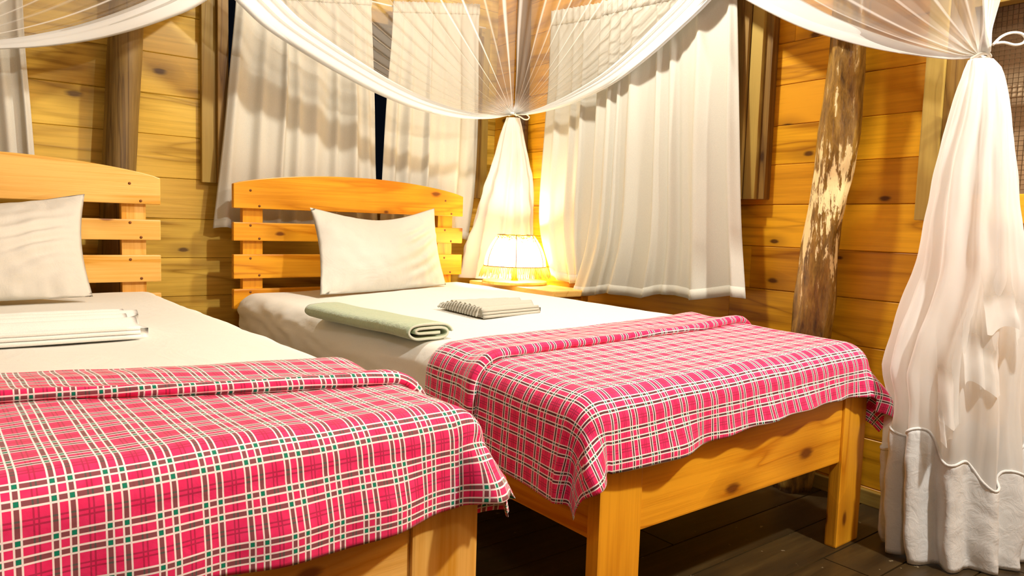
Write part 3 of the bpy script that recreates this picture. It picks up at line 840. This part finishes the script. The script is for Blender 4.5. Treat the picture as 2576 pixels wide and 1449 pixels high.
# ------------------------------------------------------------------ curtains
def curtain(label, Lp, Rp, nf, d0, amp, plane, mat, group=None, header=True, seed=0., topcut=None):
    """Lp / Rp: left and right edge as lists of (px,py) from top to bottom ; plane(p, off) -> point"""
    nu, nv = nf*16+1, 60
    Lq = catmull([plane(p, 0.) for p in Lp], nv); Rq = catmull([plane(p, 0.) for p in Rp], nv)
    base = Vector((Lq[0].x, Lq[0].y, 0)); V = []
    nin = (plane(Lp[0], .1)-plane(Lp[0], 0.)); nin.z = 0
    nin = Vector((0, -1, 0)) if plane is PA else Vector((-1, .04, 0)).normalized()
    rp = random.Random(int(seed*100)); PLT = [((k_+rp.uniform(.15, .85))/nf, rp.uniform(.014, .034)*8/nf, rp.uniform(.6, 1.5)) for k_ in range(nf)]
    for i in range(nu):
        u = i/(nu-1)
        for j in range(nv):
            v = j/(nv-1)
            uu = u+.018*math.sin(u*2*PI*nf*.5+seed)*(1-abs(2*u-1))+.02*nz(u*4+seed, v*1.5, 5)*math.sin(PI*u)
            p = Lq[j].lerp(Rq[j], uu)
            ph = u*nf*2*PI+seed+.5*nz(u*3, v*2+seed, 0)
            sh = .9*nz(u*nf*.75+seed, v*.5, 1)+.35*math.sin(ph*.5)
            for c_, w_, h_ in PLT:
                c2 = c_+.012*nz(v*2, c_*9, seed); w2_ = w_*(.7+.6*v)
                sh += h_*math.exp(-((u-c2)/w2_)**2)*(.55+.45*v+.3*nz(v*1.6, c_*20, seed))
            A = 1.45*amp*(.45+.55*sstep(v, .02, .5))
            if header and v < .06: A = amp*.35; sh = sh*.5+math.sin(ph*3)*.6
            p = p+nin*(d0+A*sh)
            p.z += (.009*math.sin(u*nf*2.3+seed)+.006*nz(u*9, seed, 0))*sstep(v, .5, 1.)
            V.append(p-base)
    r = empty('curtain', base); tag(r, label, 'curtain', group)
    mesh_obj('curtain_panel', V, grid_faces(nu, nv), mat, r, solid=.0015)
    # hem at the bottom, a doubled strip
    k = 3; Vh = []
    for i in range(nu):
        for j in range(nv-k, nv): Vh.append(V[i*nv+j]+nin*.0022)
    mesh_obj('hem', Vh, grid_faces(nu, k), mat, r, solid=.001)
    if header:
        Vh = []
        for i in range(nu):
            for j in range(0, 4): Vh.append(V[i*nv+j]+nin*.003+Vector((0, 0, .003*math.sin(i*1.9) if j == 0 else 0)))
        mesh_obj('heading_tape', Vh, grid_faces(nu, 4), mat, r, solid=.001)
    return r
PAY = .135
def PA(p, off): return HY(p, PAY-off)
def PBn(p, off): return hit(p[0], p[1], (1, -.04, 0), 1.385-.055-off)
ca = curtain('white curtain hanging behind the right bed headboard, left of the dark gap', [(592, -30), (590, 20), (575, 180), (556, 380), (534, 577)], [(930, -10), (934, 60), (942, 250), (944, 420), (948, 590)], 8, .012, .020, PA, M['curtain'], seed=.6)
cb = curtain('white curtain behind the right bed headboard, between the dark gap and the corner', [(985, 5), (982, 90), (968, 250), (958, 420), (950, 590)], [(1203, 12), (1201, 100), (1200, 300), (1190, 480), (1172, 603)], 6, .012, .018, PA, M['curtain'], seed=2.2)
curtain('white curtain at the far left above the left bed', [(-270, -60), (-270, 30), (-265, 150), (-250, 290), (-240, 420)], [(55, -45), (57, 30), (63, 140), (74, 260), (86, 400)], 6, .012, .018, PA, M['curtain'], seed=4.)
curtain('narrow white curtain on the right wall beside the table lamp', [(1392, 30), (1386, 200), (1376, 320), (1362, 560), (1392, 700)], [(1560, 2), (1560, 250), (1560, 400), (1550, 600), (1540, 722)], 4, .012, .014, PBn, M['curtain'], seed=1.4)
curtain('wide white curtain on the right wall between lamp and bark log', [(1530, 8), (1525, 150), (1515, 400), (1500, 600), (1462, 738)], [(1868, -70), (1872, 60), (1876, 300), (1882, 550), (1895, 752)], 8, .034, .020, PBn, M['curtain'], seed=3.3)
a = HY((560, -22), PAY); b = HY((1215, 20), PAY)
rd = tube([(a.x-.06, PAY, (a.z+b.z)/2), (b.x+.02, PAY, (a.z+b.z)/2)], .004, 8)
Vr, Fr = rd; tag(mesh_obj('curtain_wire', Vr, Fr, M['cord']), 'thin curtain wire above the window behind the right bed', 'curtain wire')

# ------------------------------------------------------------------ mosquito net
net = empty('mosquito_net', (0, 0, 0)); tag(net, 'white mosquito net canopy swagged over both beds and tied at its corners', 'mosquito net')
ZR = 1.95
T1 = Vector((1.235, -.135, 0)); q = HY((1290, 288), -.135); T1 = q.copy()
nS = Vector((1, -.049, 0)); q2 = HX((2468, 142), 1.15); T2 = q2.copy()
# plane of the side net through both ties
dS = (T2-T1); dS.z = 0; nS = Vector((-dS.y, dS.x, 0)).normalized(); cS = nS.dot(T1)
def PS(p): return hit(p[0], p[1], (nS.x, nS.y, 0), cS)
def PK(p): return HY(p, T1.y)
print('ties', T1, T2)
K1 = Vector((T1.x+.01, T1.y+.01, ZR)); K2 = Vector((T2.x+.05, T2.y-.12, ZR))
XK = PK((540, -30)).x; YS = PS((1832, -30)).y
def half(name, tie, corner, mid, edge, out, nf, seed, amp=.018, band=.22, dens0=.36, conc=1.9, top_t=0., bw=.12):
    nu, nv = 181, 70
    E = catmull([mid]+edge+[tie], nv)
    V = []; Dn = []
    for i in range(nu):
        s_ = i/(nu-1)
        fold_ph = s_*nf*2*PI+2.2*nz(s_*7, seed, 0)
        g = 1-(1-s_)**conc
        g = g+.016*math.sin(fold_ph)*(1-s_)*min(1, s_*6)
        if s_ > 1-band:          # gathered layers along the free edge
            q_ = (s_-(1-band))/band; g = 1-bw*(abs(math.sin(q_*PI*2.5))*.9+.1)*(1 if q_ < .98 else .2)
        rail = corner.lerp(mid, min(1, g))
        cp = abs(math.sin(fold_ph*.5+seed))
        crease = 1-sstep(cp, .0, .20)
        for j in range(nv):
            t = j/(nv-1)
            line = rail.lerp(tie, t)
            em = E[j]-mid.lerp(tie, t)
            bunch = 1-.25*t
            p = line+em*(max(0, g)**2.3)
            A = amp*(1-t)**.6*(.35+.65*math.sin(PI*min(1, t*1.2+.15)))+.012*(1-sstep(1-t, 0, .1))
            if s_ > 1-band: A *= .5
            p = p+out*(A*math.sin(fold_ph)+.004*nz(s_*20, t*3, seed))
            V.append(p)
            d = dens0+.62*crease*(.45+.55*min(1, 2.2*abs(nz(s_*23+seed, 2, 0))))
            d += .30*sstep(t, .80, 1.)
            if s_ > 1-band: d = max(d, .74)
            if s_ > .985: d = .8
            Dn.append(min(.95, d))
    o = mesh_obj(name, V, grid_faces(nu, nv), M['net'], net, dens=Dn); return o
eBR = [PK(p) for p in ((580, 8), (650, 72), (750, 137), (850, 194), (950, 244), (1050, 281), (1150, 300), (1235, 300))]
midB = Vector((PK((500, -40)).x, T1.y, ZR)); 
eBR = [PK(p) for p in ((440, -122), (510, -56))]+eBR
half('net_panel', T1, K1, Vector((PK((370, -190)).x, T1.y, ZR)), eBR, Vector((0, -1, 0)), 19, 1.1, amp=.013)
eBL = [PK(p) for p in ((505, 22), (440, 50), (350, 80), (250, 104), (150, 118), (50, 125), (-80, 126))]
T0 = PK((-230, 112)); K0 = Vector((T0.x-.05, T0.y, ZR))
eBL = [PK(p) for p in ((660, -82), (590, -34))]+eBL
half('net_panel', T0, K0, Vector((PK((760, -150)).x, T1.y, ZR)), eBL, Vector((0, -1, 0)), 15, 3.7, amp=.013)
eSB = [PS(p) for p in ((1790, 12), (1720, 78), (1640, 148), (1550, 213), (1450, 260), (1380, 281), (1325, 290))]
half('net_panel', T1+Vector((.006, -.006, 0)), K1+Vector((.004, -.01, 0)), Vector((K1.x+(K2.x-K1.x)*.75, -1.62, ZR)), [PS((1905, -125)), PS((1850, -58))]+eSB, Vector((-1, 0, 0)), 22, 5.2, amp=.013)
eSF = [PS(p) for p in ((1895, 22), (2000, 72), (2100, 104), (2200, 128), (2300, 143), (2400, 152))]
half('net_panel', T2, K2, Vector((K1.x+(K2.x-K1.x)*.3, -.80, ZR)), [PS((1690, -92)), PS((1790, -38))]+eSF, Vector((-1, 0, 0)), 8, 2.4, amp=.03, dens0=.46, band=.34, conc=1.6, bw=.16)
half('net_panel', T2+Vector((-.01, -.01, 0)), K2+Vector((.0, -.01, 0)), Vector((.35, K2.y, ZR)), [Vector((.55, K2.y+.02, 1.78)), Vector((.85, K2.y+.05, 1.55)), Vector((1.03, T2.y-.04, 1.36))], Vector((0, -1, 0)), 8, 6.4, amp=.02, dens0=.55)
# canopy frame
fr = [(T0.x-.4, T1.y, ZR), (K1.x, T1.y, ZR), (K2.x, K2.y, ZR), (T0.x-.4, K2.y, ZR)]
for a, b in zip(fr, fr[1:]+fr[:1]):
    Vt, Ft = tube([a, b], .009, 10); mesh_obj('canopy_pole', Vt, Ft, M['oliveX'], net)
for p in fr:
    Vt, Ft = tube([p, (p[0], p[1], ZC)], .003, 6); mesh_obj('hanging_cord', Vt, Ft, M['cord'], net)

def tail(name, rows, nf, seed, mat, dens=None, z_lo=None, amp=.18, thick=0., par=None, toward=None):
    """rows: (centre, half width, half depth) top to bottom ; pleated closed tube"""
    nt, nr = nf*14, 90
    cs = catmull([r_[0] for r_ in rows], nr)
    kn = np.cumsum([0]+[(rows[i+1][0]-rows[i][0]).length for i in range(len(rows)-1)]); kn = kn/kn[-1]
    hw = np.interp(np.linspace(0, 1, nr), kn, [r_[1] for r_ in rows])
    hd = np.interp(np.linspace(0, 1, nr), kn, [r_[2] for r_ in rows])
    rt = Vector(RR); rt.z = 0; rt.normalize(); fw = Vector(FF); fw.z = 0; fw.normalize()
    V = []; D = []; G = []
    for j in range(nt):
        a = 2*PI*j/nt
        for i in range(nr):
            t = i/(nr-1)
            ph = a*nf+seed+1.6*nz(math.cos(a)*1.5+seed, math.sin(a)*1.5, t*2.2)
            m_ = 1+amp*(.4+.6*t)*math.sin(ph)+.09*nz(math.cos(a)*2+seed, math.sin(a)*2, t*5)+.05*nz(math.cos(a)*6+seed, math.sin(a)*6, t*14)
            p = cs[i]+rt*(hw[i]*math.cos(a)*m_)+fw*(hd[i]*math.sin(a)*m_)
            V.append(p)
            d = .76+.2*(1-sstep(t, 0, .12))+.38*(1-sstep(abs(math.sin(ph*.5)), 0, .22))
            D.append(min(.95, d))
    return V, D, nt, nr
rt = Vector(RR); rt.z = 0; rt.normalize()
def srow(l, r_, y, plane_y=None, plane=None):
    a = plane((l, y)); b = plane((r_, y)); c = (a+b)/2; return (c, (b-a).dot(rt)/2)
# tail behind the lamp
rows = []
for l, r_, y, yy, hd in ((1274, 1306, 296, -.135, .012), (1262, 1313, 330, -.12, .022), (1243, 1325, 400, -.095, .035), (1222, 1334, 470, -.075, .045), (1202, 1342, 545, -.068, .048), (1178, 1346, 620, -.066, .050), (1162, 1338, 694, -.066, .052)):
    a = HY((l, y), yy); b = HY((r_, y), yy); rows.append(((a+b)/2, (b-a).dot(rt)/2*1.02, hd))
rows[-1] = (Vector((rows[-1][0].x, rows[-1][0].y, .551)), rows[-1][1], rows[-1][2])
V, D, nt, nr = tail('x', rows, 9, 1.7, M['net'])
mesh_obj('net_tail', V, grid_faces(nt, nr, True), M['net'], net, dens=D)
# tail at the foot corner, down to the floor
TC = T2.copy()
def PT(p): # vertical plane square to the view through the tie
    n = Vector(FF); n.z = 0; n.normalize(); return hit(p[0], p[1], (n.x, n.y, 0), n.dot(Vector((TC.x-.02, TC.y-.02, 0))))
rows = []
for l, r_, y, hd in ((2440, 2496, 150, .02), (2432, 2512, 190, .045), (2400, 2528, 300, .07), (2366, 2540, 420, .08), (2338, 2552, 560, .09), (2318, 2562, 700, .10), (2268, 2560, 840, .10), (2240, 2556, 930, .10), (2250, 2552, 1010, .10), (2242, 2550, 1120, .10), (2236, 2546, 1220, .10), (2234, 2542, 1330, .10), (2240, 2536, 1440, .10)):
    a = PT((l, y)); b = PT((r_, y)); rows.append(((a+b)/2, (b-a).dot(rt)/2*.96, hd))
print('tail', rows[-1], rows[0])
last = rows[-1]; rows[-1] = (Vector((last[0].x, last[0].y, .006)), last[1], last[2])
V, D, nt, nr = tail('x', rows, 11, 4.1, M['net'], amp=.17)
mesh_obj('net_tail', V, grid_faces(nt, nr, True), M['net'], net, dens=D)
# cotton border at its foot: same folds, a little outside the net
Vb = []; sel = []
z_b = lambda j: .28+.055*math.sin(2*PI*j/nt*2+.8)+.02*math.sin(j*.35)
cs_ = [sum((V[j*nr+i] for j in range(nt)), Vector())/nt for i in range(nr)]
kk = 26
for j in range(nt):
    zb_ = z_b(j)
    col = [V[j*nr+i] for i in range(nr)]
    for i in range(kk):
        z = zb_+(0.004-zb_)*i/(kk-1)
        m_ = 0
        while m_ < nr-2 and col[m_+1].z > z: m_ += 1
        t = (col[m_].z-z)/max(1e-6, col[m_].z-col[m_+1].z); t = min(1, max(0, t))
        p = col[m_].lerp(col[m_+1], t); c = cs_[m_].lerp(cs_[m_+1], t)
        o_ = (p-c); o_.z = 0; l_ = o_.length
        p = p+o_.normalized()*(.004+.004*nz(j*.4, i*.3, 3)); p.z = z; Vb.append(p)
mesh_obj('cotton_border', Vb, grid_faces(nt, kk, True), M['cotton'], net, solid=.0015)
Vt, Ft = tube([Vb[j*kk] for j in range(nt)], .0035, 6, True); mesh_obj('border_seam', Vt, Ft, M['cotton'], net)
# loose flaps hanging inside the folds of the tail
fwd = Vector(FF); fwd.z = 0; fwd.normalize()
for (l, r_, y0, y1, sd) in ((2402, 2470, 600, 815, 1.), (2472, 2512, 620, 840, 2.), (2355, 2402, 640, 945, 3.), (2395, 2440, 700, 965, 4.), (2300, 2345, 700, 1040, 5.), (2300, 2322, 900, 1080, 6.)):
    Vf = []; nu, nv = 17, 24
    for i in range(nu):
        for j in range(nv):
            u, v = i/(nu-1), j/(nv-1)
            p = PT((l+(r_-l)*u*(1+.1*v), y0+(y1-y0)*v+10*math.sin(u*5+sd)*v))
            p = p-fwd*(.118+.010*math.sin(u*7+sd)*v+.006*nz(u*3, v*5, sd)-.03*(1-v))
            Vf.append(p)
    Df = [.85*sstep((i % nv)/(nv-1), .25, 1.) for i in range(nu*nv)]
    mesh_obj('net_flap', Vf, grid_faces(nu, nv), M['net'], net, dens=Df)
# ties: cord round the gathers with a loop
def ringtie(c, r_, pts):
    Vt, Ft = tube([(c.x+r_*math.cos(2*PI*i/24), c.y+r_*math.sin(2*PI*i/24), c.z+.004*math.sin(2*PI*i/12)) for i in range(24)], .0045, 8, True)
    mesh_obj('tie_cord', Vt, Ft, M['cord'], net)
    Vt, Ft = tube(catmull(pts, 40), .0048 if r_ > .02 else .0032, 8); mesh_obj('tie_loop', Vt, Ft, M['cord'], net)
pt = lambda p: PT(p)-fwd*.02
ringtie(T2, .0185, [pt(p) for p in ((2484, 118), (2505, 98), (2530, 88), (2555, 90), (2566, 102), (2558, 114), (2538, 118), (2512, 112), (2490, 114))])
pk = lambda p: HY(p, T1.y-.03)
ringtie(T1, .018, [pk(p) for p in ((1296, 287), (1308, 285), (1322, 287), (1331, 294), (1328, 300), (1319, 300), (1308, 293), (1298, 288))])

# ------------------------------------------------------------------ light
def point(name, loc, e, col, rad=.05):
    l = bpy.data.lights.new(name, 'POINT'); l.energy = e; l.color = col; l.shadow_soft_size = rad
    o = bpy.data.objects.new(name, l); o.location = loc; C.objects.link(o); return o
point('ceiling_bulb', (.62, -1.12, 2.22), 50, (1., .965, .88), .05)
point('entrance_bulb', (.75, -3.15, 2.15), 106, (1., .98, .91), .05)
point('left_fill_light', (-1.2, -3.3, 2.3), 18, (1., .97, .92), .15)  # added fill, no real bulb: brightens the shaded left-facing sides
point('lamp_bulb_light', (LX, LY, ZN+.175), 8, (1., .85, .58), .02)
wd = bpy.data.worlds.new('night'); sc.world = wd; wd.use_nodes = True
wd.node_tree.nodes['Background'].inputs[0].default_value = (.01, .012, .02, 1); wd.node_tree.nodes['Background'].inputs[1].default_value = .15
sc.view_settings.view_transform = 'Standard'; sc.view_settings.look = 'None'; sc.view_settings.gamma = 1; sc.view_settings.exposure = 0.85
sc.view_settings.use_curve_mapping = False
sc.cycles.transparent_max_bounces = 32
sc.cycles.max_bounces = 8; sc.cycles.diffuse_bounces = 3
sc.cycles.sample_clamp_indirect = 6
